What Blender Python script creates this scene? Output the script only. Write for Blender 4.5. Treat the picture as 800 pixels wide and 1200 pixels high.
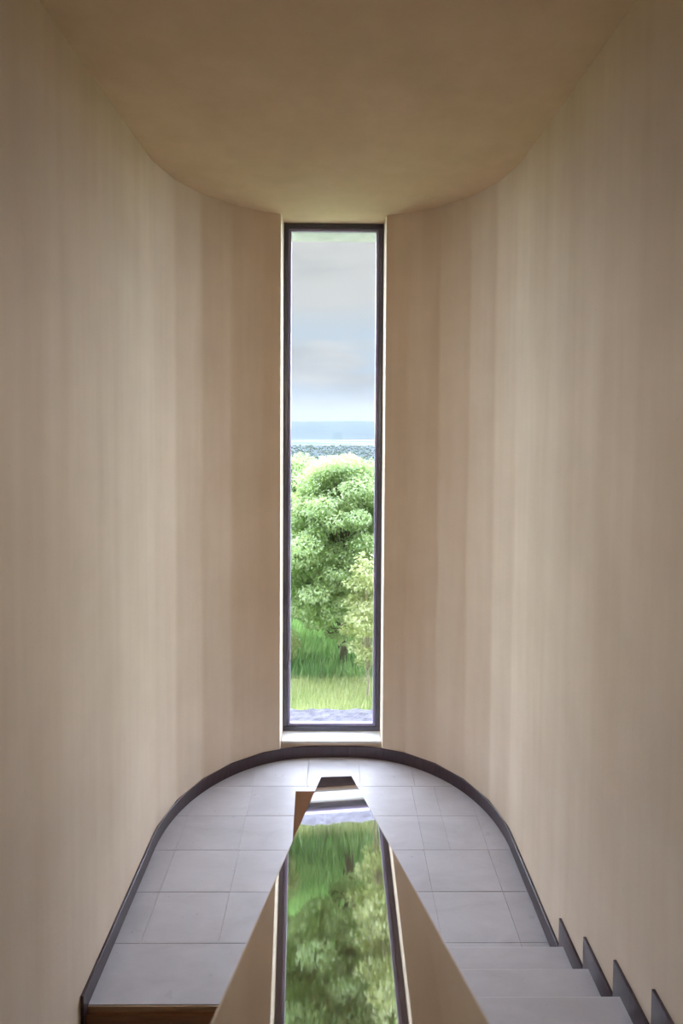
import bpy, bmesh, math, random
import numpy as np
from mathutils import Vector, Matrix

sc = bpy.context.scene
for o in list(bpy.data.objects):
    bpy.data.objects.remove(o)
COL = sc.collection
rng = np.random.default_rng(7)
random.seed(7)

# ------------------------------------------------------------------ camera, exposure
EYE = 2.85
cam_data = bpy.data.cameras.new('camera')
cam = bpy.data.objects.new('camera', cam_data)
COL.objects.link(cam)
sc.camera = cam
cam_data.sensor_fit = 'VERTICAL'
cam_data.sensor_height = 36.0
cam_data.lens = 36.0 * 665.83 / 1200.0
cam_data.shift_y = -(600 - 517.08) / 1200.0
cam_data.clip_start = 0.02
cam_data.clip_end = 20000
cam_data.dof.use_dof = True
cam_data.dof.focus_distance = 4.2
cam_data.dof.aperture_fstop = 7.0
_yaw, _pit, _rol = 0.0087, 0.0328, -0.0058
RY = Matrix(((math.cos(_yaw), -math.sin(_yaw), 0), (math.sin(_yaw), math.cos(_yaw), 0), (0, 0, 1)))
RP = Matrix(((1, 0, 0), (0, math.cos(_pit), -math.sin(_pit)), (0, math.sin(_pit), math.cos(_pit))))
RR = Matrix(((math.cos(_rol), 0, -math.sin(_rol)), (0, 1, 0), (math.sin(_rol), 0, math.cos(_rol))))
W2C = RR @ RP @ RY
rx, fw, up = W2C[0], W2C[1], W2C[2]
cam.matrix_world = Matrix(((rx[0], up[0], -fw[0], 0), (rx[1], up[1], -fw[1], 0),
                           (rx[2], up[2], -fw[2], EYE), (0, 0, 0, 1)))
vs = sc.view_settings
vs.view_transform = 'Standard'
vs.look = 'None'
vs.exposure = 0.0
vs.gamma = 1.0
vs.use_curve_mapping = False
sc.cycles.max_bounces = 16
sc.cycles.diffuse_bounces = 10
sc.cycles.glossy_bounces = 6
sc.cycles.transparent_max_bounces = 16
sc.cycles.volume_bounces = 1
sc.cycles.caustics_reflective = False
sc.cycles.caustics_refractive = False

# ------------------------------------------------------------------ sky
world = bpy.data.worlds.new('sky')
sc.world = world
world.use_nodes = True
nt = world.node_tree
nt.nodes.clear()
def N(t, typ, **kw):
    n = t.nodes.new(typ)
    for k, v in kw.items():
        setattr(n, k, v)
    return n
def ramp(t, stops, interp='LINEAR'):
    n = t.nodes.new('ShaderNodeValToRGB')
    n.color_ramp.interpolation = interp
    e = n.color_ramp.elements
    while len(e) < len(stops):
        e.new(0.5)
    for el, (p, c) in zip(e, stops):
        el.position = p
        el.color = c if len(c) == 4 else (*c, 1)
    return n
tc = N(nt, 'ShaderNodeTexCoord')
sep = N(nt, 'ShaderNodeSeparateXYZ')
nt.links.new(tc.outputs['Generated'], sep.inputs[0])
grad = ramp(nt, [(0.0, (.74, .79, .82)), (0.035, (.70, .765, .82)), (0.065, (.55, .655, .77)), (0.14, (.54, .645, .76)),
                 (0.21, (.65, .67, .69)), (0.32, (.665, .665, .66)), (1.0, (.55, .57, .60))])
nt.links.new(sep.outputs['Z'], grad.inputs[0])
mp = N(nt, 'ShaderNodeMapping')
mp.inputs['Scale'].default_value = (3.0, 3.0, 11.0)
mp.inputs['Location'].default_value = (0.35, 0.2, 0.45)
nt.links.new(tc.outputs['Generated'], mp.inputs[0])
nz = N(nt, 'ShaderNodeTexNoise')
nz.inputs['Scale'].default_value = 1.0
nz.inputs['Detail'].default_value = 7
nz.inputs['Roughness'].default_value = 0.5
nz.inputs['Distortion'].default_value = 0.3
nt.links.new(mp.outputs[0], nz.inputs['Vector'])
addz = N(nt, 'ShaderNodeMath', operation='MULTIPLY_ADD')      # more cover overhead
nt.links.new(sep.outputs['Z'], addz.inputs[0])
addz.inputs[1].default_value = 0.25
nt.links.new(nz.outputs['Fac'], addz.inputs[2])
cover = ramp(nt, [(0.50, (0, 0, 0)), (0.66, (.8, .8, .8))])
nt.links.new(addz.outputs[0], cover.inputs[0])
nz2 = N(nt, 'ShaderNodeTexNoise')
nz2.inputs['Scale'].default_value = 1.7
nz2.inputs['Detail'].default_value = 5
nt.links.new(mp.outputs[0], nz2.inputs['Vector'])
cloud = ramp(nt, [(0.35, (.56, .58, .60)), (0.65, (.74, .745, .74))])
nt.links.new(nz2.outputs['Fac'], cloud.inputs[0])
mixc = N(nt, 'ShaderNodeMix', data_type='RGBA')
nt.links.new(cover.outputs[0], mixc.inputs[0])
nt.links.new(grad.outputs[0], mixc.inputs[6])
nt.links.new(cloud.outputs[0], mixc.inputs[7])
bg = N(nt, 'ShaderNodeBackground')
bg.inputs['Strength'].default_value = 1.1
nt.links.new(mixc.outputs[2], bg.inputs[0])
wo = N(nt, 'ShaderNodeOutputWorld')
nt.links.new(bg.outputs[0], wo.inputs[0])

# sun behind thin bright cloud, ahead of the window, very soft
def sun_lamp(name, direction, angle, strength, color):
    d = bpy.data.lights.new(name, 'SUN')
    d.angle = math.radians(angle)
    d.energy = strength
    d.color = color
    o = bpy.data.objects.new(name, d)
    COL.objects.link(o)
    o.rotation_euler = Vector(direction).to_track_quat('-Z', 'Y').to_euler()
    o.location = (0, 30, 40)
    return o
sun_lamp('sun', (0.0, -0.90, -0.44), 160, 38.0, (0.80, 0.895, 1.11))

# added warm fill spot, no fixture, behind and above the camera, shining down the stairwell
ld = bpy.data.lights.new('fill_lamp', 'SPOT')
ld.energy = 165.0
ld.color = (1.0, 0.86, 0.72)
ld.spot_size = math.radians(64)
ld.spot_blend = 1.0
ld.shadow_soft_size = 0.0
lamp = bpy.data.objects.new('fill_lamp', ld)
COL.objects.link(lamp)
lamp.location = (0.0, -0.6, 3.7)
lamp.rotation_euler = Vector((0.0, 5.4, -1.7)).to_track_quat('-Z', 'Y').to_euler()

# ------------------------------------------------------------------ helpers
def tag(o, label=None, cat=None, group=None, kind=None):
    if label: o['label'] = label
    if cat: o['category'] = cat
    if group: o['group'] = group
    if kind: o['kind'] = kind
    return o
def link(name, me, parent=None):
    o = bpy.data.objects.new(name, me)
    COL.objects.link(o)
    if parent is not None:
        o.parent = parent
    return o
def from_bm(name, bm, m, parent=None, sharp=30):
    bmesh.ops.recalc_face_normals(bm, faces=bm.faces[:])
    me = bpy.data.meshes.new(name)
    bm.to_mesh(me)
    bm.free()
    me.materials.append(m)
    if sharp:
        for p in me.polygons:
            p.use_smooth = True
        me.set_sharp_from_angle(angle=math.radians(sharp))
    return link(name, me, parent)
def bevel(bm, w, seg=2, edges=None):
    bmesh.ops.bevel(bm, geom=edges if edges else bm.edges[:], offset=w, segments=seg, affect='EDGES', profile=0.5)
def add_box(bm, x0, x1, y0, y1, z0, z1):
    v = [bm.verts.new(c) for c in ((x0, y0, z0), (x1, y0, z0), (x1, y1, z0), (x0, y1, z0),
                                   (x0, y0, z1), (x1, y0, z1), (x1, y1, z1), (x0, y1, z1))]
    for f in ((3, 2, 1, 0), (4, 5, 6, 7), (0, 1, 5, 4), (1, 2, 6, 5), (2, 3, 7, 6), (3, 0, 4, 7)):
        bm.faces.new([v[i] for i in f])
def box(name, x0, x1, y0, y1, z0, z1, m, parent=None, bev=0, seg=2):
    bm = bmesh.new()
    add_box(bm, x0, x1, y0, y1, z0, z1)
    if bev:
        bevel(bm, bev, seg)
    return from_bm(name, bm, m, parent)
def prism(bm, poly, axis, a, b):
    """extrude a 2-D polygon along an axis: axis 'z' poly=(x,y); axis 'x' poly=(y,z)"""
    def P(p, t):
        return (p[0], p[1], t) if axis == 'z' else (t, p[0], p[1])
    lo = [bm.verts.new(P(p, a)) for p in poly]
    hi = [bm.verts.new(P(p, b)) for p in poly]
    n = len(poly)
    bm.faces.new(lo[::-1])
    bm.faces.new(hi)
    for i in range(n):
        bm.faces.new((lo[i], lo[(i + 1) % n], hi[(i + 1) % n], hi[i]))
def mesh_np(name, verts, faces, m, parent=None, smooth=False, attr=None):
    """verts (n,3) array, faces (k,3 or 4) array"""
    me = bpy.data.meshes.new(name)
    k, c = faces.shape
    me.vertices.add(len(verts))
    me.vertices.foreach_set('co', np.asarray(verts, np.float32).ravel())
    me.loops.add(k * c)
    me.loops.foreach_set('vertex_index', np.asarray(faces, np.int32).ravel())
    me.polygons.add(k)
    me.polygons.foreach_set('loop_start', np.arange(0, k * c, c, dtype=np.int32))
    if smooth:
        me.polygons.foreach_set('use_smooth', np.ones(k, bool))
    me.update(calc_edges=True)
    if attr is not None:
        a = me.attributes.new('tint', 'FLOAT', 'POINT')
        a.data.foreach_set('value', np.asarray(attr, np.float32))
    me.materials.append(m)
    me.validate()
    return link(name, me, parent)

# ------------------------------------------------------------------ materials
def new_mat(name):
    m = bpy.data.materials.new(name)
    m.use_nodes = True
    t = m.node_tree
    return m, t, t.nodes['Principled BSDF'], t.nodes['Material Output']
def noise(t, scale, detail=4, mapscale=(1, 1, 1), rough=0.5, coord='Object', dist=0.0):
    c = N(t, 'ShaderNodeTexCoord')
    mpn = N(t, 'ShaderNodeMapping')
    mpn.inputs['Scale'].default_value = mapscale
    t.links.new(c.outputs[coord], mpn.inputs[0])
    n = N(t, 'ShaderNodeTexNoise')
    n.inputs['Scale'].default_value = scale
    n.inputs['Detail'].default_value = detail
    n.inputs['Roughness'].default_value = rough
    n.inputs['Distortion'].default_value = dist
    t.links.new(mpn.outputs[0], n.inputs['Vector'])
    return n
def mixcol(t, fac, a, b, blend='MIX'):
    n = N(t, 'ShaderNodeMix', data_type='RGBA', blend_type=blend)
    if isinstance(fac, float): n.inputs[0].default_value = fac
    else: t.links.new(fac, n.inputs[0])
    for i, v in ((6, a), (7, b)):
        if isinstance(v, tuple): n.inputs[i].default_value = (*v, 1)
        else: t.links.new(v, n.inputs[i])
    return n.outputs[2]
def bump(t, h, strength, dist, p):
    b = N(t, 'ShaderNodeBump')
    b.inputs['Strength'].default_value = strength
    b.inputs['Distance'].default_value = dist
    t.links.new(h, b.inputs['Height'])
    t.links.new(b.outputs[0], p.inputs['Normal'])

def plaster(name, c0, c1):
    m, t, p, _ = new_mat(name)
    streak = noise(t, 1.0, 5, (5.0, 5.0, 0.35), 0.6)
    blot = noise(t, 1.6, 6, (1, 1, 1), 0.6)
    a = ramp(t, [(0.33, c0), (0.67, c1)])
    t.links.new(streak.outputs[0], a.inputs[0])
    b = ramp(t, [(0.3, (.90, .89, .87)), (0.7, (1, 1, 1))])
    t.links.new(blot.outputs[0], b.inputs[0])
    c = mixcol(t, 1.0, a.outputs[0], b.outputs[0], 'MULTIPLY')
    sp = noise(t, 24, 2)
    spr = ramp(t, [(0.76, (1, 1, 1)), (0.80, (.78, .72, .66))])
    t.links.new(sp.outputs[0], spr.inputs[0])
    c = mixcol(t, 0.35, c, mixcol(t, 1.0, c, spr.outputs[0], 'MULTIPLY'))
    t.links.new(c, p.inputs['Base Color'])
    p.inputs['Roughness'].default_value = 0.75
    p.inputs['Specular IOR Level'].default_value = 0.3
    f = noise(t, 60, 4)
    bump(t, f.outputs[0], 0.15, 0.004, p)
    return m
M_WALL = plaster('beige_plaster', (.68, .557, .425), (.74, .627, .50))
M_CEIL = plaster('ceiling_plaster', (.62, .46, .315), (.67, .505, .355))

def limestone(name, c0, c1, rough=0.32):
    m, t, p, _ = new_mat(name)
    oi = N(t, 'ShaderNodeObjectInfo')
    cl = noise(t, 3.0, 7, (1, 2.2, 1), 0.65, dist=0.6)
    a = ramp(t, [(0.3, c0), (0.7, c1)])
    t.links.new(cl.outputs[0], a.inputs[0])
    v = ramp(t, [(0.0, (.93, .93, .93)), (1.0, (1.04, 1.035, 1.03))])
    t.links.new(oi.outputs['Random'], v.inputs[0])
    c = mixcol(t, 1.0, a.outputs[0], v.outputs[0], 'MULTIPLY')
    pit = noise(t, 26, 5, (1, 1.6, 1), 0.6)
    pr = ramp(t, [(0.68, (0, 0, 0)), (0.76, (1, 1, 1))])
    t.links.new(pit.outputs[0], pr.inputs[0])
    c = mixcol(t, pr.outputs[0], c, (c0[0] * .55, c0[1] * .52, c0[2] * .5))
    t.links.new(c, p.inputs['Base Color'])
    r = noise(t, 9, 4)
    rr = ramp(t, [(0.3, (rough - .07,) * 3), (0.7, (rough + .08,) * 3)])
    t.links.new(r.outputs[0], rr.inputs[0])
    t.links.new(rr.outputs[0], p.inputs['Roughness'])
    p.inputs['IOR'].default_value = 1.5
    return m
M_STONE = limestone('pale_limestone', (.43, .415, .435), (.51, .495, .52), 0.34)
M_STONE.node_tree.nodes['Principled BSDF'].inputs['Specular IOR Level'].default_value = 0.3
M_TREAD = limestone('tread_limestone', (.44, .42, .435), (.53, .51, .525), 0.36)
M_SILL = limestone('sill_limestone', (.66, .66, .64), (.74, .74, .72), 0.4)

def simple(name, c, rough, spec=0.5, var=0.0, metal=0.0):
    m, t, p, _ = new_mat(name)
    p.inputs['Roughness'].default_value = rough
    p.inputs['Specular IOR Level'].default_value = spec
    p.inputs['Metallic'].default_value = metal
    n = noise(t, 8, 4)
    a = ramp(t, [(0.3, tuple(x * (1 - var) for x in c)), (0.7, tuple(min(1, x * (1 + var)) for x in c))])
    t.links.new(n.outputs[0], a.inputs[0])
    t.links.new(a.outputs[0], p.inputs['Base Color'])
    return m
M_MORTAR = simple('grey_mortar', (.46, .45, .46), 0.9, 0.2, 0.1)
M_FRAME = simple('dark_aluminium', (.07, .065, .09), 0.35, 0.5, 0.1)
M_BEAD = simple('lit_bead_aluminium', (.30, .26, .42), 0.3, 0.6, 0.05)  # bluish light on the bead edge painted into its colour
M_EXT = simple('grey_render', (.55, .56, .54), 0.9, 0.2, 0.08)
M_BARK = simple('grey_bark', (.20, .165, .13), 0.9, 0.2, 0.35)
M_PALEBARK = simple('pale_bark', (.48, .42, .33), 0.85, 0.2, 0.2)
M_FLOORLOW = simple('lower_floor_stone', (.45, .42, .40), 0.5, 0.4, 0.05)

def wood(name, c0, c1, rough, mapscale):
    m, t, p, _ = new_mat(name)
    n = noise(t, 6, 6, mapscale, 0.6, dist=0.4)
    a = ramp(t, [(0.3, c0), (0.7, c1)])
    t.links.new(n.outputs[0], a.inputs[0])
    t.links.new(a.outputs[0], p.inputs['Base Color'])
    p.inputs['Roughness'].default_value = rough
    return m
M_SKIRT = wood('dark_stained_wood', (.034, .020, .026), (.064, .040, .048), 0.32, (9, 9, 1.2))
M_EDGE = wood('bounce_lit_edge', (.40, .26, .15), (.52, .36, .22), 0.5, (1, 8, 14))  # brown stands for warm bounced light on the stone edge
M_RISER = wood('brown_wood_riser', (.22, .115, .055), (.34, .18, .09), 0.5, (1, 8, 14))

m, t, p, _ = new_mat('polished_brown_stone')
n1 = noise(t, 5, 8, (1, 1, 1), 0.65, dist=0.8)
a = ramp(t, [(0.3, (.17, .105, .066)), (0.7, (.24, .155, .10))])
t.links.new(n1.outputs[0], a.inputs[0])
t.links.new(a.outputs[0], p.inputs['Base Color'])
p.inputs['Roughness'].default_value = 0.035
p.inputs['IOR'].default_value = 2.6
p.inputs['Coat Weight'].default_value = 1.0
p.inputs['Coat Roughness'].default_value = 0.02
M_SLAB = m

M_SLAB_LOW = simple('satin_brown_stone', (.40, .235, .155), 0.3, 0.5, 0.12)

m, t, p, out = new_mat('window_glass')
t.nodes.remove(p)
tr = N(t, 'ShaderNodeBsdfTransparent')
tr.inputs[0].default_value = (.97, .98, .97, 1)
gl = N(t, 'ShaderNodeBsdfGlossy')
gl.inputs['Roughness'].default_value = 0.0
fr = N(t, 'ShaderNodeFresnel')
fr.inputs['IOR'].default_value = 1.45
mx = N(t, 'ShaderNodeMixShader')
geo = N(t, 'ShaderNodeNewGeometry')          # the pane is one sheet: only its outer faces reflect
fb = N(t, 'ShaderNodeMath', operation='SUBTRACT')
fb.inputs[0].default_value = 1.0
t.links.new(geo.outputs['Backfacing'], fb.inputs[1])
fm = N(t, 'ShaderNodeMath', operation='MULTIPLY')
t.links.new(fr.outputs[0], fm.inputs[0])
t.links.new(fb.outputs[0], fm.inputs[1])
t.links.new(fm.outputs[0], mx.inputs[0])
t.links.new(tr.outputs[0], mx.inputs[1])
t.links.new(gl.outputs[0], mx.inputs[2])
t.links.new(mx.outputs[0], out.inputs[0])
M_GLASS = m

def leaf_mat(name, dark, light, trans):
    m, t, p, out = new_mat(name)
    at = N(t, 'ShaderNodeAttribute', attribute_name='tint')
    a = ramp(t, [(0.0, dark), (1.0, light)])
    t.links.new(at.outputs['Fac'], a.inputs[0])
    t.links.new(a.outputs[0], p.inputs['Base Color'])
    p.inputs['Roughness'].default_value = 0.45
    p.inputs['Specular IOR Level'].default_value = 0.4
    tl = N(t, 'ShaderNodeBsdfTranslucent')
    b = mixcol(t, 1.0, a.outputs[0], (1.0, 1.0, .62), 'MULTIPLY')
    t.links.new(b, tl.inputs[0])
    mx = N(t, 'ShaderNodeMixShader')
    mx.inputs[0].default_value = trans
    t.links.new(p.outputs[0], mx.inputs[1])
    t.links.new(tl.outputs[0], mx.inputs[2])
    t.links.new(mx.outputs[0], out.inputs[0])
    return m
M_LEAF = leaf_mat('green_leaves', (.42, .55, .31), (.59, .69, .44), 0.5)
M_LEAF_Y = leaf_mat('yellow_green_leaves', (.50, .56, .28), (.70, .72, .48), 0.42)
M_GRASS = leaf_mat('meadow_grass', (.52, .60, .31), (.72, .75, .48), 0.35)
M_GRASS_D = leaf_mat('deep_green_grass', (.26, .46, .21), (.44, .60, .31), 0.35)
M_FARWOOD = leaf_mat('hazed_far_leaves', (.24, .295, .31), (.30, .35, .36), 0.65)  # valley haze painted into the leaf colour, paler and bluer

# ------------------------------------------------------------------ plan of the stairwell
YF = 4.76            # inner face of the end wall
YO = 5.00            # outer face
ZC = 4.55            # ceiling
R_W = 1.065
SIDES = {-1: dict(xw=1.212, xc=0.147, op=0.460), 1: dict(xw=1.193, xc=0.128, op=0.396)}
YC = YF - R_W
Z_BOT = -2.75
Y_BACK = -4.2
def rad_at(phi, R):
    """a plastered curve bent in flat strips of fifteen degrees, softened"""
    k = (phi - 5.0) % 15.0 - 7.5
    poly = R * math.cos(math.radians(7.5)) / math.cos(math.radians(k))
    return 0.06 * R + 0.94 * poly
def plan(side, off=0.0, y0=Y_BACK, upto=90, smooth=False):
    """points of one side of the plan, offset outward by off (negative = into the room)"""
    s = SIDES[side]
    pts = [(side * (s['xw'] + off), y0)]
    y = math.ceil(y0) if y0 < 0 else y0 + .3
    ph = 0.0
    while ph <= upto + 1e-6:
        r = (R_W if smooth else (rad_at(ph, R_W) if 5 <= ph <= 80 else R_W * (1 - .25 * 0))) + off
        pts.append((side * (s['xc'] + r * math.cos(math.radians(ph))), YC + r * math.sin(math.radians(ph))))
        ph += 1.25
    return pts

def wall(side, name):
    s = SIDES[side]
    inner = plan(side, 0.0)
    outer = plan(side, YO - YF, smooth=True)
    inner = [q for q in inner if abs(q[0]) > s['op'] or q[1] < 3] + [(side * s['op'], YF)]
    outer = outer[:len(inner) - 1] + [(side * s['op'], YO)]
    bm = bmesh.new()
    g = {}
    for nm, pts in (('i', inner), ('o', outer)):
        for z in (Z_BOT, ZC):
            g[nm, z] = [bm.verts.new((x, y, z)) for x, y in pts]
    n = len(inner)
    for i in range(n - 1):
        for A, B in ((('i', Z_BOT), ('i', ZC)), (('o', ZC), ('o', Z_BOT)), (('i', ZC), ('o', ZC)), (('o', Z_BOT), ('i', Z_BOT))):
            bm.faces.new((g[A][i], g[A][i + 1], g[B][i + 1], g[B][i]))
    for i in (0, n - 1):
        bm.faces.new((g['i', Z_BOT][i], g['o', Z_BOT][i], g['o', ZC][i], g['i', ZC][i]))
    o = from_bm(name, bm, M_WALL)
    return tag(o, kind='structure')
wall(-1, 'wall_left')
wall(1, 'wall_right')
XL0, XR0 = -SIDES[-1]['op'], SIDES[1]['op']
ZS = 0.135
tag(box('wall_front', XL0, XR0, YF, YO, Z_BOT, ZS - 0.02, M_WALL), kind='structure')
tag(box('wall_back', -1.65, 1.65, Y_BACK - .2, Y_BACK, Z_BOT, ZC, M_WALL), kind='structure')
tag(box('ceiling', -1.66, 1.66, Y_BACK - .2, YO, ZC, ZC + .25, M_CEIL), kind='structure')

tag(box('trim_1', -1.66, 1.66, YO + .002, YO + .40, ZC - .002, ZC + .22, M_EXT), kind='structure')    # eave over the window

# ------------------------------------------------------------------ stair numbers
R = 0.1653; T = 0.285
Y1 = 2.827           # first nosing of the rising flight
YL = 2.694           # edge of the landing over the descending flight
PX0, PX1 = -0.0738, 0.0909      # rising parapet
LX0 = -0.205                    # descending parapet, left face
SL = R / T
NUP = 8
Y_TOP = Y1 - T * (NUP - 1)

# ------------------------------------------------------------------ floor with tiles
def clip(poly, pred, inter):
    out = []
    for i in range(len(poly)):
        a, b = poly[i], poly[(i + 1) % len(poly)]
        pa, pb = pred(a), pred(b)
        if pa: out.append(a)
        if pa != pb: out.append(inter(a, b))
    return out
def clip_convex(poly, region):
    n = len(region)
    for i in range(n):
        a, b = region[i], region[(i + 1) % n]
        ex, ey = b[0] - a[0], b[1] - a[1]
        f = lambda q: ex * (q[1] - a[1]) - ey * (q[0] - a[0])
        def inter(u, v):
            fu, fv = f(u), f(v)
            k = fu / (fu - fv)
            return (u[0] + k * (v[0] - u[0]), u[1] + k * (v[1] - u[1]))
        poly = clip(poly, lambda q: f(q) >= -1e-9, inter)
        if len(poly) < 3: return []
    return poly
right = plan(1, -0.008, 2.0, smooth=True)
left = plan(-1, -0.008, 2.0, smooth=True)
region = right + left[::-1]                      # counter-clockwise
floor_poly = clip_convex([(-1.3, YL + .006), (1.3, YL + .006), (1.3, 4.9), (-1.3, 4.9)], region)
bm = bmesh.new()
prism(bm, floor_poly, 'z', -0.20, -0.006)
floor = tag(from_bm('floor', bm, M_MORTAR, sharp=0), kind='structure')
def inset(poly, d):
    n = len(poly); res = []
    for i in range(n):
        p0, p1, p2 = Vector(poly[i - 1]), Vector(poly[i]), Vector(poly[(i + 1) % n])
        e1, e2 = (p1 - p0), (p2 - p1)
        if e1.length < 1e-6 or e2.length < 1e-6: res.append(tuple(p1)); continue
        e1.normalize(); e2.normalize()
        n1, n2 = Vector((-e1.y, e1.x)), Vector((-e2.y, e2.x))
        b = n1 + n2
        b = b / max(0.3, b.dot(n1))
        res.append(tuple(p1 + b * d))
    return res
def dedupe(poly):
    out = []
    for q in poly:
        if not out or math.hypot(q[0] - out[-1][0], q[1] - out[-1][1]) > 0.004: out.append(q)
    if len(out) > 1 and math.hypot(out[0][0] - out[-1][0], out[0][1] - out[-1][1]) <= 0.004: out.pop()
    return out
def tile(x0, x1, y0, y1):
    poly = dedupe(clip_convex([(x0, y0), (x1, y0), (x1, y1), (x0, y1)], region))
    if len(poly) < 3: return
    area = sum(poly[i - 1][0] * poly[i][1] - poly[i][0] * poly[i - 1][1] for i in range(len(poly))) / 2
    if area < 0.002: return
    lo = inset(poly, 0.001); hi = inset(poly, 0.0022)
    dz = random.uniform(-.0004, .0004)
    bm = bmesh.new()
    rings = [[bm.verts.new((x, y, z)) for x, y in pl] for pl, z in ((lo, -0.03), (lo, -0.0012), (hi, dz))]
    n = len(poly)
    bm.faces.new(rings[0][::-1]); bm.faces.new(rings[2])
    for a, b in ((0, 1), (1, 2)):
        for i in range(n):
            bm.faces.new((rings[a][i], rings[a][(i + 1) % n], rings[b][(i + 1) % n], rings[b][i]))
    from_bm('tile', bm, M_STONE, floor, sharp=0)
YROW = [3.022, 3.362, 3.70, 4.03, 4.365, 4.9]
tile(-1.3, LX0 + .06, YL, YROW[0])
tile(LX0 + .06, .16, YL + .15, YROW[0])
tile(.16, .592, Y1 - .02, YROW[0]); tile(.592, 1.025, Y1 - .02, YROW[0]); tile(1.025, 1.3, Y1 - .02, YROW[0])
for i in range(5):
    cols = [-1.3, -1.058, -.632, -.205, .165, .597, 1.027, 1.3]
    if i in (2, 3): cols = [-1.3, -1.06, -.64, -.21, .19, .60, .775, 1.03, 1.3]
    if i == 4: cols = [-1.3, -.65, -.22, .20, .63, 1.3]
    for a, b in zip(cols, cols[1:]):
        tile(a, b, YROW[i], YROW[i + 1])

# upper floor (behind and below the camera) and lower floor
tag(box('floor', PX1, 1.19, Y_BACK, Y_TOP - T + .02, NUP * R - .2 - R * 0, NUP * R, M_STONE), kind='structure')
tag(box('floor', -1.21, LX0 - .005, Y_BACK, -0.6, NUP * R - .2, NUP * R, M_STONE), kind='structure')
tag(box('floor', -1.66, 1.66, Y_BACK, YO, Z_BOT - .2, Z_BOT, M_FLOORLOW), kind='structure')

# ------------------------------------------------------------------ rising flight on the right
SX0, SX1 = PX1 + .001, SIDES[1]['xw'] - 0.0155
up_flight = bpy.data.objects.new('staircase', None)
COL.objects.link(up_flight)
up_flight.location = (0.63, Y1, 0)
tag(up_flight, 'pale limestone stair flight climbing from the landing along the right wall', 'stairs')
def child(o, root):
    o.parent = root
    o.matrix_parent_inverse = Matrix.Translation(-root.location)
    return o
for k in range(NUP):
    yn = Y1 - k * T; z = (k + 1) * R
    bm = bmesh.new()
    add_box(bm, SX0, SX1, yn - T - .016, yn, z - .03, z)
    es = [e for e in bm.edges if all(abs(v.co.y - yn) < 1e-5 for v in e.verts) and abs(e.verts[0].co.z - e.verts[1].co.z) < 1e-5]
    bevel(bm, 0.009, 4, es)
    child(from_bm('tread', bm, M_TREAD), up_flight)
    child(box('riser', SX0, SX1, yn - .040, yn - .018, k * R + (0.001 if k == 0 else 0), z - .03, M_TREAD), up_flight)
bm = bmesh.new()   # the solid waist of the flight, kept under the treads
pts = [(Y1 - .05, .0)]
for k in range(NUP):
    yn = Y1 - k * T
    pts += [(yn - .041, (k + 1) * R - .031), (yn - T - .039, (k + 1) * R - .031)]
ye = Y1 - NUP * T - .04
pts += [(ye, NUP * R - .35), (Y1 - .05, -.2)]
prism(bm, pts, 'x', SX0, SX1)
child(from_bm('waist_slab', bm, M_WALL, sharp=0), up_flight)

# ------------------------------------------------------------------ descending flight on the left
down = bpy.data.objects.new('staircase', None)
COL.objects.link(down)
down.location = (-0.7, YL, -R)
tag(down, 'stair flight with brown risers descending below the landing edge by the left wall', 'stairs')
DX0, DX1 = -SIDES[-1]['xw'] + 0.0155, LX0 - .001
child(box('edge_tint_strip', DX0, DX1, YL - .006, YL - .0008, -.031, -.003, M_EDGE), down)  # strip added over the slab edge to carry its warm bounce as colour
NDN = 15
for k in range(NDN):
    yr = YL - k * T
    child(box('riser', DX0, DX1, yr - .022, yr - .002, -(k + 1) * R, -k * R - .031, M_RISER), down)
    if k == 0:
        continue
    bm = bmesh.new()
    add_box(bm, DX0, DX1, yr - .012, yr + T - .023, -k * R - .03, -k * R)
    es = [e for e in bm.edges if all(abs(v.co.y - (yr - .012)) < 1e-5 for v in e.verts) and abs(e.verts[0].co.z - e.verts[1].co.z) < 1e-5]
    bevel(bm, 0.004, 3, es)
    child(from_bm('tread', bm, M_TREAD), down)
bm = bmesh.new()
pts = []
for k in range(1, NDN):
    yr = YL - k * T
    pts += [(yr + T - .024, -k * R - .031), (yr + .0, -k * R - .031)]
pts += [(pts[-1][0], pts[-1][1] - .25), (YL - .024, -R - .28)]
prism(bm, pts, 'x', DX0, DX1)
child(from_bm('waist_slab', bm, M_WALL, sharp=0), down)

# ------------------------------------------------------------------ parapets between the flights
def ptop(y): return EYE - 0.1659 - SL * y
YE = 3.0; YS = 0.0
par = bpy.data.objects.new('stair_parapet', None)
COL.objects.link(par)
par.location = ((PX0 + PX1) / 2, YE, 0)
tag(par, 'long sloping parapet capped in mirror-polished brown stone running down towards the window', 'parapet')
TH = 0.035
bm = bmesh.new()
prism(bm, [(YS, ptop(YS)), (YS, ptop(YS) - TH), (YE, ptop(YE) - TH), (YE, ptop(YE))], 'x', PX0, PX1)
for v in bm.verts:      # the slab is laid with a slight cross fall to the left
    if v.co.z > ptop(v.co.y) - TH * .5:
        v.co.z += (v.co.x - (PX0 + PX1) / 2) * 0.034
bevel(bm, 0.0015, 2)
child(from_bm('top_slab', bm, M_SLAB, sharp=0), par)
bm = bmesh.new()
prism(bm, [(YS + .005, ptop(YS) - TH - .004), (YS + .005, Z_BOT), (YL - .01, Z_BOT), (YL - .01, 0.0005), (YE - .005, 0.0005), (YE - .005, ptop(YE) - TH - .001)], 'x', PX0 + .0015, PX1 - .0015)
child(from_bm('parapet_wall', bm, M_WALL, sharp=0), par)

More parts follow.
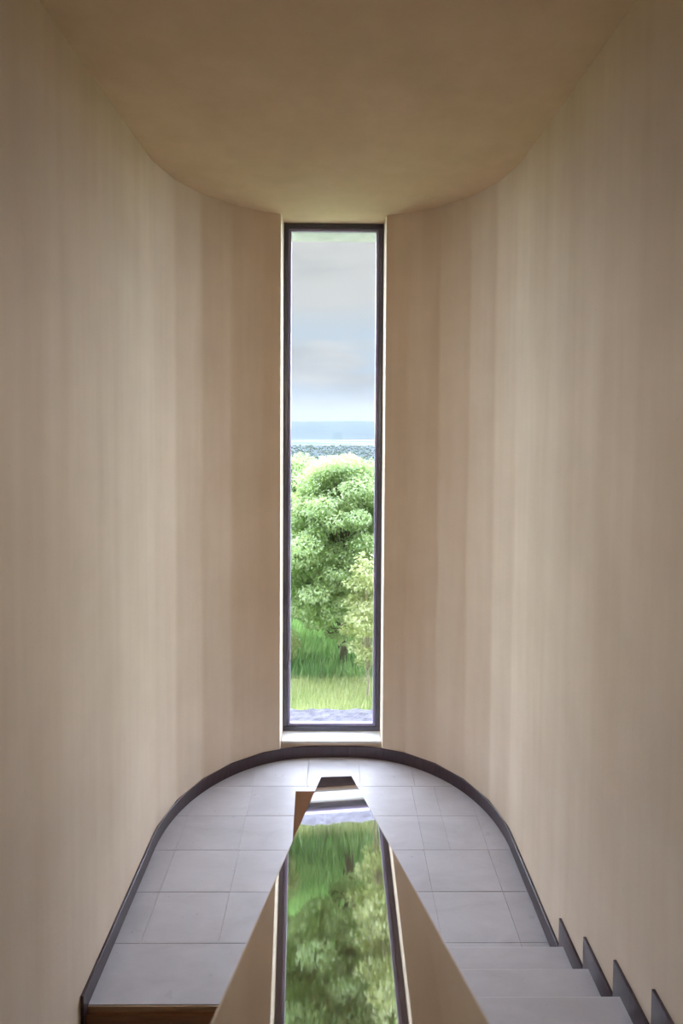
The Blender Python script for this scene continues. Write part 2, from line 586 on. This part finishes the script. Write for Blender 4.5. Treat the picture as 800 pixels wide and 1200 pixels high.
YE2 = 2.925
ZE2 = EYE - 1.936
def ltop(y): return ZE2 - SL * (YE2 - y)
low = bpy.data.objects.new('stair_parapet', None)
COL.objects.link(low)
low.location = ((LX0 + PX0) / 2, YE2, 0)
tag(low, 'lower brown capped parapet of the descending flight, peeking out left of the long parapet', 'parapet')
YS2 = -1.2
bm = bmesh.new()
prism(bm, [(YS2, ltop(YS2)), (YS2, ltop(YS2) - TH), (YE2, ltop(YE2) - TH), (YE2, ltop(YE2))], 'x', LX0, PX0 - .001)
bevel(bm, 0.0015, 2)
child(from_bm('top_slab', bm, M_SLAB_LOW, sharp=0), low)
bm = bmesh.new()
prism(bm, [(YS2 + .005, ltop(YS2) - TH - .001), (YS2 + .005, Z_BOT), (YL - .012, Z_BOT), (YL - .012, 0.0005), (YE2 - .005, 0.0005), (YE2 - .005, ltop(YE2) - TH - .001)], 'x', LX0 + .002, PX0 - .001)
child(from_bm('parapet_wall', bm, M_WALL, sharp=0), low)

# ------------------------------------------------------------------ skirting
SK_H = 0.097; SK_T = 0.015
def skirt(side, name, y0):
    a = plan(side, -0.0005, y0, smooth=True); b = plan(side, -SK_T, y0, smooth=True)
    bm = bmesh.new()
    g = {}
    for nm, pts in (('a', a), ('b', b)):
        for z in (0.0, SK_H - (.003 if nm == 'b' else 0)):
            g[nm, z > .01] = [bm.verts.new((x, y, z)) for x, y in pts]
    n = len(a)
    # a small chamfer along the top front edge
    g['c', True] = [bm.verts.new((x, y, SK_H)) for x, y in plan(side, -SK_T + .003, y0, smooth=True)]
    strips = [(('b', False), ('b', True)), (('b', True), ('c', True)), (('c', True), ('a', True)), (('a', True), ('a', False)), (('a', False), ('b', False))]
    for i in range(n - 1):
        for A, B in strips:
            bm.faces.new((g[A][i], g[A][i + 1], g[B][i + 1], g[B][i]))
    for i in (0, n - 1):
        bm.faces.new([g[q][i] for q in (('a', False), ('b', False), ('b', True), ('c', True), ('a', True))])
    return tag(from_bm(name, bm, M_SKIRT, sharp=35), kind='structure')
bl = skirt(-1, 'baseboard_left', YL - 0.05)
br = skirt(1, 'baseboard_right', Y1 + .058)
tag(box('baseboard_front', -SIDES[-1]['xc'], SIDES[1]['xc'], YF - SK_T, YF - .0005, 0, SK_H, M_SKIRT, bev=0.0015, seg=1), kind='structure')
xw = SIDES[1]['xw']
for k in range(NUP):                      # one saw-tooth board per step on the right
    yn = Y1 - k * T
    bm = bmesh.new()
    prism(bm, [(yn - T + .0585, k * R + .001), (yn + .058, k * R + .001), (yn + .058, (k + 1) * R + SK_H), (yn - T + .0585, (k + 1) * R + SK_H)], 'x', xw - SK_T, xw - .0005)
    bevel(bm, 0.003, 2)
    from_bm('skirting_board', bm, M_SKIRT, br)
xl = -SIDES[-1]['xw']
for k in range(NDN):                      # and stepping down on the left
    yr = YL - k * T - .05
    bm = bmesh.new()
    prism(bm, [(yr - T + .0005, -(k + 1) * R), (yr, -(k + 1) * R), (yr, -(k + 1) * R + SK_H), (yr - T + .0005, -(k + 1) * R + SK_H)] if k else
          [(yr - T + .0005, -R), (yr + .05, -R), (yr + .05, -.001), (yr, -.001), (yr, -R + SK_H), (yr - T + .0005, -R + SK_H)], 'x', xl + .0005, xl + SK_T)
    bevel(bm, 0.002, 2)
    from_bm('skirting_board', bm, M_SKIRT, bl)

# ------------------------------------------------------------------ window
YW = 4.91
win = bpy.data.objects.new('window_1', None)
COL.objects.link(win)
win.location = ((XL0 + XR0) / 2, YW, ZS)
tag(win, kind='structure')
def wbox(name, *a):
    *dims, m, bev = a
    return child(box(name, *dims, m, bev=bev), win)
wbox('frame_jamb', XL0 + .001, XL0 + .041, YW, YW + .07, ZS + .04, ZC - .04, M_FRAME, .002)
wbox('frame_jamb', XR0 - .041, XR0 - .001, YW, YW + .07, ZS + .04, ZC - .04, M_FRAME, .002)
wbox('frame_head', XL0 + .001, XR0 - .001, YW, YW + .07, ZC - .04, ZC - .001, M_FRAME, .002)
wbox('frame_rail', XL0 + .001, XR0 - .001, YW, YW + .07, ZS + .001, ZS + .04, M_FRAME, .002)
for nm, c in (('glazing_bead', (XL0 + .042, XL0 + .064, ZS + .064, ZC - .064)), ('glazing_bead', (XR0 - .064, XR0 - .042, ZS + .064, ZC - .064)),
              ('glazing_bead', (XL0 + .042, XR0 - .042, ZC - .064, ZC - .041)), ('glazing_bead', (XL0 + .042, XR0 - .042, ZS + .041, ZS + .064))):
    wbox(nm, c[0], c[1], YW + .014, YW + .052, c[2], c[3], M_BEAD, .003)
wbox('glass_pane', XL0 + .066, XR0 - .066, YW + .028, YW + .036, ZS + .066, ZC - .066, M_GLASS, 0)
wbox('window_sill', XL0 + .001, XR0 - .001, YF - .002, YW - .001, ZS - .019, ZS, M_SILL, .002)
wbox('outer_sill', XL0 + .001, XR0 - .001, YW + .072, YO + .03, ZS - .06, ZS - .02, M_EXT, .003)

# ------------------------------------------------------------------ the land outside
ZG = EYE - 11.6
def heights(x, y):
    z = np.full_like(y, ZG)
    d = np.clip((y - 44) / 500, 0, 1)
    z = z - (80 + ZG + 0) * 0 - d ** 0.8 * 70
    r = np.clip((y - 3100) / 3600, 0, 1)
    r = r * r * (3 - 2 * r)
    z = z + r * (94 + 6 * np.sin(x / 900.0 + 1.0) + 4 * np.sin(x / 310.0))
    return z
def ground_mat():
    m, t, p, _ = new_mat('meadow_and_valley')
    c = N(t, 'ShaderNodeTexCoord'); s = N(t, 'ShaderNodeSeparateXYZ')
    t.links.new(c.outputs['Object'], s.inputs[0])
    n = noise(t, 0.9, 6, (1, 1, 1), 0.6)
    near = ramp(t, [(0.3, (.34, .46, .18)), (0.7, (.36, .44, .18))])
    t.links.new(n.outputs[0], near.inputs[0])
    n2 = noise(t, 0.006, 8, (1, 0.8, 1), 0.7)
    wood_ = ramp(t, [(0.35, (.028, .040, .040)), (0.62, (.040, .056, .052)), (.72, (.06, .075, .06))])
    t.links.new(n2.outputs[0], wood_.inputs[0])
    n3 = noise(t, 0.0016, 3, (1, 2.4, 1), 0.5)
    fld = ramp(t, [(0.40, (.06, .08, .05)), (0.47, (.18, .172, .16)), (0.58, (.05, .075, .045))], 'CONSTANT')
    t.links.new(n3.outputs[0], fld.inputs[0])
    def band(lo, hi, w):
        a = N(t, 'ShaderNodeMapRange'); a.inputs[1].default_value = lo; a.inputs[2].default_value = lo + w
        b = N(t, 'ShaderNodeMapRange'); b.inputs[1].default_value = hi; b.inputs[2].default_value = hi + w
        b.inputs[3].default_value = 1; b.inputs[4].default_value = 0
        t.links.new(s.outputs['Y'], a.inputs[0]); t.links.new(s.outputs['Y'], b.inputs[0])
        k = N(t, 'ShaderNodeMath', operation='MULTIPLY')
        t.links.new(a.outputs[0], k.inputs[0]); t.links.new(b.outputs[0], k.inputs[1])
        return k.outputs[0]
    far = mixcol(t, band(2000, 2700, 40), wood_.outputs[0], fld.outputs[0])
    sw = N(t, 'ShaderNodeMapRange'); sw.inputs[1].default_value = 60; sw.inputs[2].default_value = 120
    t.links.new(s.outputs['Y'], sw.inputs[0])
    bounce_strip = N(t, 'ShaderNodeMapRange'); bounce_strip.inputs[1].default_value = 18.6; bounce_strip.inputs[2].default_value = 19.4   # unseen strip by the wall, coloured to tint light bounced onto the ceiling
    t.links.new(s.outputs['Y'], bounce_strip.inputs[0])
    near2 = mixcol(t, bounce_strip.outputs[0], (.25, .27, .19), near.outputs[0])
    t.links.new(mixcol(t, sw.outputs[0], near2, far), p.inputs['Base Color'])
    p.inputs['Roughness'].default_value = 0.95
    p.inputs['Specular IOR Level'].default_value = 0.1
    return m
ys = np.concatenate([np.linspace(YO + .05, 44, 14), np.linspace(50, 600, 24), np.linspace(700, 3000, 14), np.linspace(3150, 7600, 40)])
us = np.linspace(-1, 1, 41)
V = []
for yy in ys:
    half = 40 + yy * 0.9
    xx = us * half
    V.append(np.stack([xx, np.full_like(xx, yy), heights(xx, np.full_like(xx, yy))], 1))
V = np.concatenate(V)
nx = len(us)
F = np.array([(r * nx + c, r * nx + c + 1, (r + 1) * nx + c + 1, (r + 1) * nx + c) for r in range(len(ys) - 1) for c in range(nx - 1)])
tag(mesh_np('ground', V, F, ground_mat(), smooth=True), 'meadow falling away to a wooded valley and a far ridge outside the window', 'ground', kind='structure')

# rough stone ledge running along the wall just outside the window
M_LEDGE = simple('rough_grey_stone', (.105, .10, .12), 0.9, 0.2, 0.35)
lx = np.linspace(-1.62, 1.62, 150); ly = np.linspace(YO + .034, YO + .41, 22)
from mathutils import noise as mnoise
bm = bmesh.new()
grid = []
for jy, yy in enumerate(ly):
    row = []
    for xx in lx:
        h = mnoise.fractal(Vector((xx * 9, yy * 9, 3.0)), 1.0, 2.0, 5) * .014 + abs(mnoise.noise(Vector((xx * 30, yy * 30, 1)))) * .010
        wob = mnoise.noise(Vector((xx * 7, 0, 9))) * .016 * (jy / 21.0)
        row.append(bm.verts.new((xx, yy + wob, .074 + h)))
    grid.append(row)
for a, b in zip(grid, grid[1:]):
    for k in range(len(lx) - 1):
        bm.faces.new((a[k], a[k + 1], b[k + 1], b[k]))
lows = [[bm.verts.new((v.co.x, v.co.y, -.10)) for v in r_] for r_ in (grid[0], grid[-1])]
for r_, l_ in ((grid[0], lows[0]), (grid[-1], lows[1])):
    for k in range(len(lx) - 1):
        bm.faces.new((r_[k], r_[k + 1], l_[k + 1], l_[k]))
for k in range(len(lx) - 1):
    bm.faces.new((lows[0][k], lows[0][k + 1], lows[1][k + 1], lows[1][k]))
for side in (0, -1):
    bm.faces.new([r_[side] for r_ in grid] + [lows[1][side], lows[0][side]])
tag(from_bm('trim_2', bm, M_LEDGE, sharp=0), kind='structure')
ico = bmesh.new(); bmesh.ops.create_icosphere(ico, subdivisions=1, radius=1)
iv = np.array([v.co[:] for v in ico.verts]); jf = np.array([[v.index for v in f.verts] for f in ico.faces]); ico.free()
def blobs(pos, rad, squash, jitter=0.18):
    n = len(pos)
    v = iv[None] * (1 + rng.uniform(-jitter, jitter, (n, len(iv), 1)))
    ang = rng.uniform(0, 2 * np.pi, n)
    ca, sa = np.cos(ang), np.sin(ang)
    sx = rng.uniform(.8, 1.3, n)
    x = v[:, :, 0] * sx[:, None]; y = v[:, :, 1]
    v = np.stack([x * ca[:, None] - y * sa[:, None], x * sa[:, None] + y * ca[:, None], v[:, :, 2] * squash], 2)
    v = v * rad[:, None, None] + pos[:, None]
    f = jf[None] + (np.arange(n) * len(iv))[:, None, None]
    return v.reshape(-1, 3), f.reshape(-1, 3)
# grass blades
def blades(n, x0, x1, y0, y1, h0, h1, w, name, m, label):
    x = rng.uniform(x0, x1, n); y = rng.uniform(y0, y1, n)
    h = rng.uniform(h0, h1, n); a = rng.uniform(0, 2 * np.pi, n); lean = rng.uniform(.1, .55, n) * h
    dx, dy = np.cos(a), np.sin(a)
    b = np.stack([x, y, np.full(n, ZG)], 1)
    wv = np.stack([-dy, dx, 0 * dx], 1) * w
    mid = b + np.stack([dx * lean * .3, dy * lean * .3, h * .6], 1)
    tip = b + np.stack([dx * lean, dy * lean, h], 1)
    V = np.stack([b - wv, b + wv, mid + wv * .8, mid - wv * .8, tip], 1)
    i = np.arange(n)[:, None] * 5
    F = np.concatenate([i + [0, 1, 2], i + [0, 2, 3], i + [3, 2, 4]])
    patch = .5 + .35 * np.sin(x * 1.7 + 2 * np.sin(y)) * np.sin(y * 1.3)
    at = np.repeat(np.clip(patch + rng.normal(0, .22, n), 0, 1), 5)
    tag(mesh_np(name, V.reshape(-1, 3), F, m, attr=at), label, 'grass', kind='stuff')
blades(42000, -8, 8, 20.5, 25.2, .15, .45, .012, 'meadow_grass', M_GRASS, 'sunny yellow green meadow grass just beyond the rough stone ledge')
blades(42000, -11, 11, 25.0, 36, .3, .8, .018, 'tall_grass', M_GRASS_D, 'tall deep green grass growing under the trees')

# trees
def tube(points, radii, n=6):
    pts = [Vector(q) for q in points]
    V, F = [], []
    for i, q in enumerate(pts):
        d = (pts[min(i + 1, len(pts) - 1)] - pts[max(i - 1, 0)]).normalized()
        a = d.orthogonal().normalized(); b = d.cross(a)
        for k in range(n):
            th = 2 * math.pi * k / n
            V.append(q + (a * math.cos(th) + b * math.sin(th)) * radii[i])
    for i in range(len(pts) - 1):
        for k in range(n):
            F.append((i * n + k, i * n + (k + 1) % n, (i + 1) * n + (k + 1) % n, (i + 1) * n + k))
    return np.array([tuple(q) for q in V]), np.array(F)
def join(parts):
    V, F, o = [], [], 0
    for v, f in parts:
        V.append(v); F.append(f + o); o += len(v)
    return np.concatenate(V), np.concatenate(F)
def tree(name, label, x, y, h, cw, base, nclump, nleaf, leaf, mleaf, mbark, trunk_r, group=None, cat='tree', spread=.5, zoff=0.0, lean=(0, 0)):
    g = float(heights(np.array([x]), np.array([y]))[0]) + zoff
    root = bpy.data.objects.new(name, None); COL.objects.link(root); root.location = (x, y, g)
    tag(root, label, cat, group)
    # clump centres inside an egg-shaped crown
    cs = []
    zc, hz = (base + h) / 2, (h - base) / 2
    while len(cs) < nclump:
        q = rng.normal(0, 1, 3); q /= np.linalg.norm(q)
        rr = rng.uniform(.35, 1) ** .6
        taper = 1 - .30 * max(0, q[2])
        c = np.array([q[0] * cw * .5 * rr * taper, q[1] * cw * .5 * rr * taper, zc + q[2] * hz * rr * .93])
        cs.append(c)
    cs = np.array(cs)
    cs[:, 0] += lean[0] * cs[:, 2]; cs[:, 1] += lean[1] * cs[:, 2]
    # wood
    parts = []
    top = np.array([lean[0] * h, lean[1] * h, h * .86])
    tp = [top * k + np.array([math.sin(k * 5 + x) * .06 * h * .2, math.cos(k * 4 + y) * .03, 0]) for k in np.linspace(0, 1, 8)]
    tp[0] = np.array([0, 0, -.05])
    parts.append(tube(tp, [trunk_r * (1.25 if i == 0 else 1) * (1 - .85 * i / 7) for i in range(8)], 8))
    trunk = mesh_np('trunk', *join(parts), mbark, root, smooth=True)
    bp = []
    for c in cs[:: max(1, nclump // 60)]:
        s0 = max(0.06, min(.85, (c[2] / h) * .62))
        st = top * s0
        midp = st * .5 + c * .5 + np.array([0, 0, -.05 * h * rng.uniform(.2, 1)])
        bp.append(tube([st, st * .55 + midp * .45 + np.array([0, 0, .02 * h]), midp, c], [trunk_r * .36 * (1 - s0 * .5), trunk_r * .26, trunk_r * .17, trunk_r * .06], 5))
    mesh_np('branches', *join(bp), mbark, root, smooth=True)
    # leaves
    n = nleaf
    ci = rng.integers(0, nclump, n)
    cr = rng.uniform(.6, 1.25, nclump) * spread
    d = rng.normal(0, 1, (n, 3)); d /= np.linalg.norm(d, axis=1)[:, None]
    rad = rng.uniform(.25, 1, n) ** .5
    off = d * (rad * cr[ci])[:, None] * np.array([1.15, 1.15, .62])
    pos = cs[ci] + off
    pos[:, 2] = np.maximum(pos[:, 2], .12)
    out = np.stack([pos[:, 0], pos[:, 1], np.zeros(n)], 1)
    out /= np.linalg.norm(out, axis=1)[:, None] + 1e-6
    ax = out * .6 + d * .5 + rng.normal(0, .55, (n, 3)) + np.array([0, 0, -.45])
    ax /= np.linalg.norm(ax, axis=1)[:, None]
    nm = np.array([0, 0, 1.0]) + out * .5 + rng.normal(0, .45, (n, 3))
    sd = np.cross(ax, nm); sd /= np.linalg.norm(sd, axis=1)[:, None] + 1e-9
    nn = np.cross(sd, ax)
    L = leaf * rng.uniform(.65, 1.35, n); Wd = L * rng.uniform(.24, .36, n)
    b = pos
    tip = pos + ax * L[:, None] - nn * (L * .12)[:, None]
    midp = pos + ax * (L * .45)[:, None]
    lft = midp + sd * Wd[:, None] + nn * (Wd * .35)[:, None]
    rgt = midp - sd * Wd[:, None] + nn * (Wd * .35)[:, None]
    V = np.stack([b, lft, tip, rgt], 1).reshape(-1, 3)
    i = np.arange(n)[:, None] * 4
    F = np.concatenate([i + [0, 2, 1], i + [0, 3, 2]])
    clump_t = rng.uniform(.15, .85, nclump)
    at = np.repeat(np.clip(clump_t[ci] + rng.normal(0, .18, n), 0, 1), 4)
    lv = mesh_np('foliage', V, F, mleaf, root, attr=at)
    lv['kind'] = 'stuff'
    return root
tree('tree', 'leafy green tree with a grey trunk, right of centre outside the window', .33, 26.9, 10.55, 6.6, 1.2, 330, 135000, .14, M_LEAF, M_BARK, .165, spread=.72)
tree('tree', 'rounder, slightly lower green tree at the left edge of the window view', -2.7, 30.8, 10.3, 5.8, 1.1, 190, 80000, .15, M_LEAF, M_BARK, .165, spread=.80)
tree('tree', 'green tree at the right edge of the window view behind the pale sapling', 4.8, 30.8, 10.6, 5.6, 1.3, 170, 65000, .15, M_LEAF, M_BARK, .165, spread=.8)
tree('sapling', 'thin yellow green sapling with pale branches standing before the right-hand tree', 1.32, 23.3, 6.6, 2.0, .75, 70, 6500, .13, M_LEAF_Y, M_PALEBARK, .055, cat='sapling', spread=.34)
tree('bush', 'low yellow green bush in the grass at the lower left of the window view', -2.9, 26.7, 2.3, 1.8, .25, 26, 3600, .14, M_LEAF_Y, M_PALEBARK, .05, cat='bush', spread=.40)
for x, y, h, side in ((-9.0, 30.5, 9.6, 'left'), (11.0, 31.0, 9.9, 'right')):
    tree('tree', 'outer green tree standing beyond the %s edge of the window view' % side, x, y, h, 5.4, 1.3, 70, 16000, .26, M_LEAF, M_BARK, .18, spread=.9)

# woods in the valley
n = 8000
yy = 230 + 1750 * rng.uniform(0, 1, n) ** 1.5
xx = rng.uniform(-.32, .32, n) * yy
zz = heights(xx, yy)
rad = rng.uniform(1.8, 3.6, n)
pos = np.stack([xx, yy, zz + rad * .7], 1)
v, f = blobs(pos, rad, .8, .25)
tag(mesh_np('valley_woods', v, f, M_FARWOOD, smooth=True, attr=np.repeat(rng.uniform(0, 1, n), len(iv))), 'woodland with haze-paled blue green colour on the valley floor seen above the near trees', 'woods', kind='stuff')

# haze over the valley
m = bpy.data.materials.new('valley_haze'); m.use_nodes = True
t = m.node_tree; t.nodes.clear()
vsn = N(t, 'ShaderNodeVolumeScatter')
vsn.inputs['Color'].default_value = (.52, .64, .92, 1)
vsn.inputs['Density'].default_value = 1.5e-5
vsn.inputs['Anisotropy'].default_value = 0.2
oo = N(t, 'ShaderNodeOutputMaterial')
t.links.new(vsn.outputs[0], oo.inputs['Volume'])
hz = box('valley_haze', -6000, 6000, 120, 7500, -120, 160, m)
tag(hz, 'bluish haze lying over the valley in front of the far ridge', 'haze', kind='stuff')
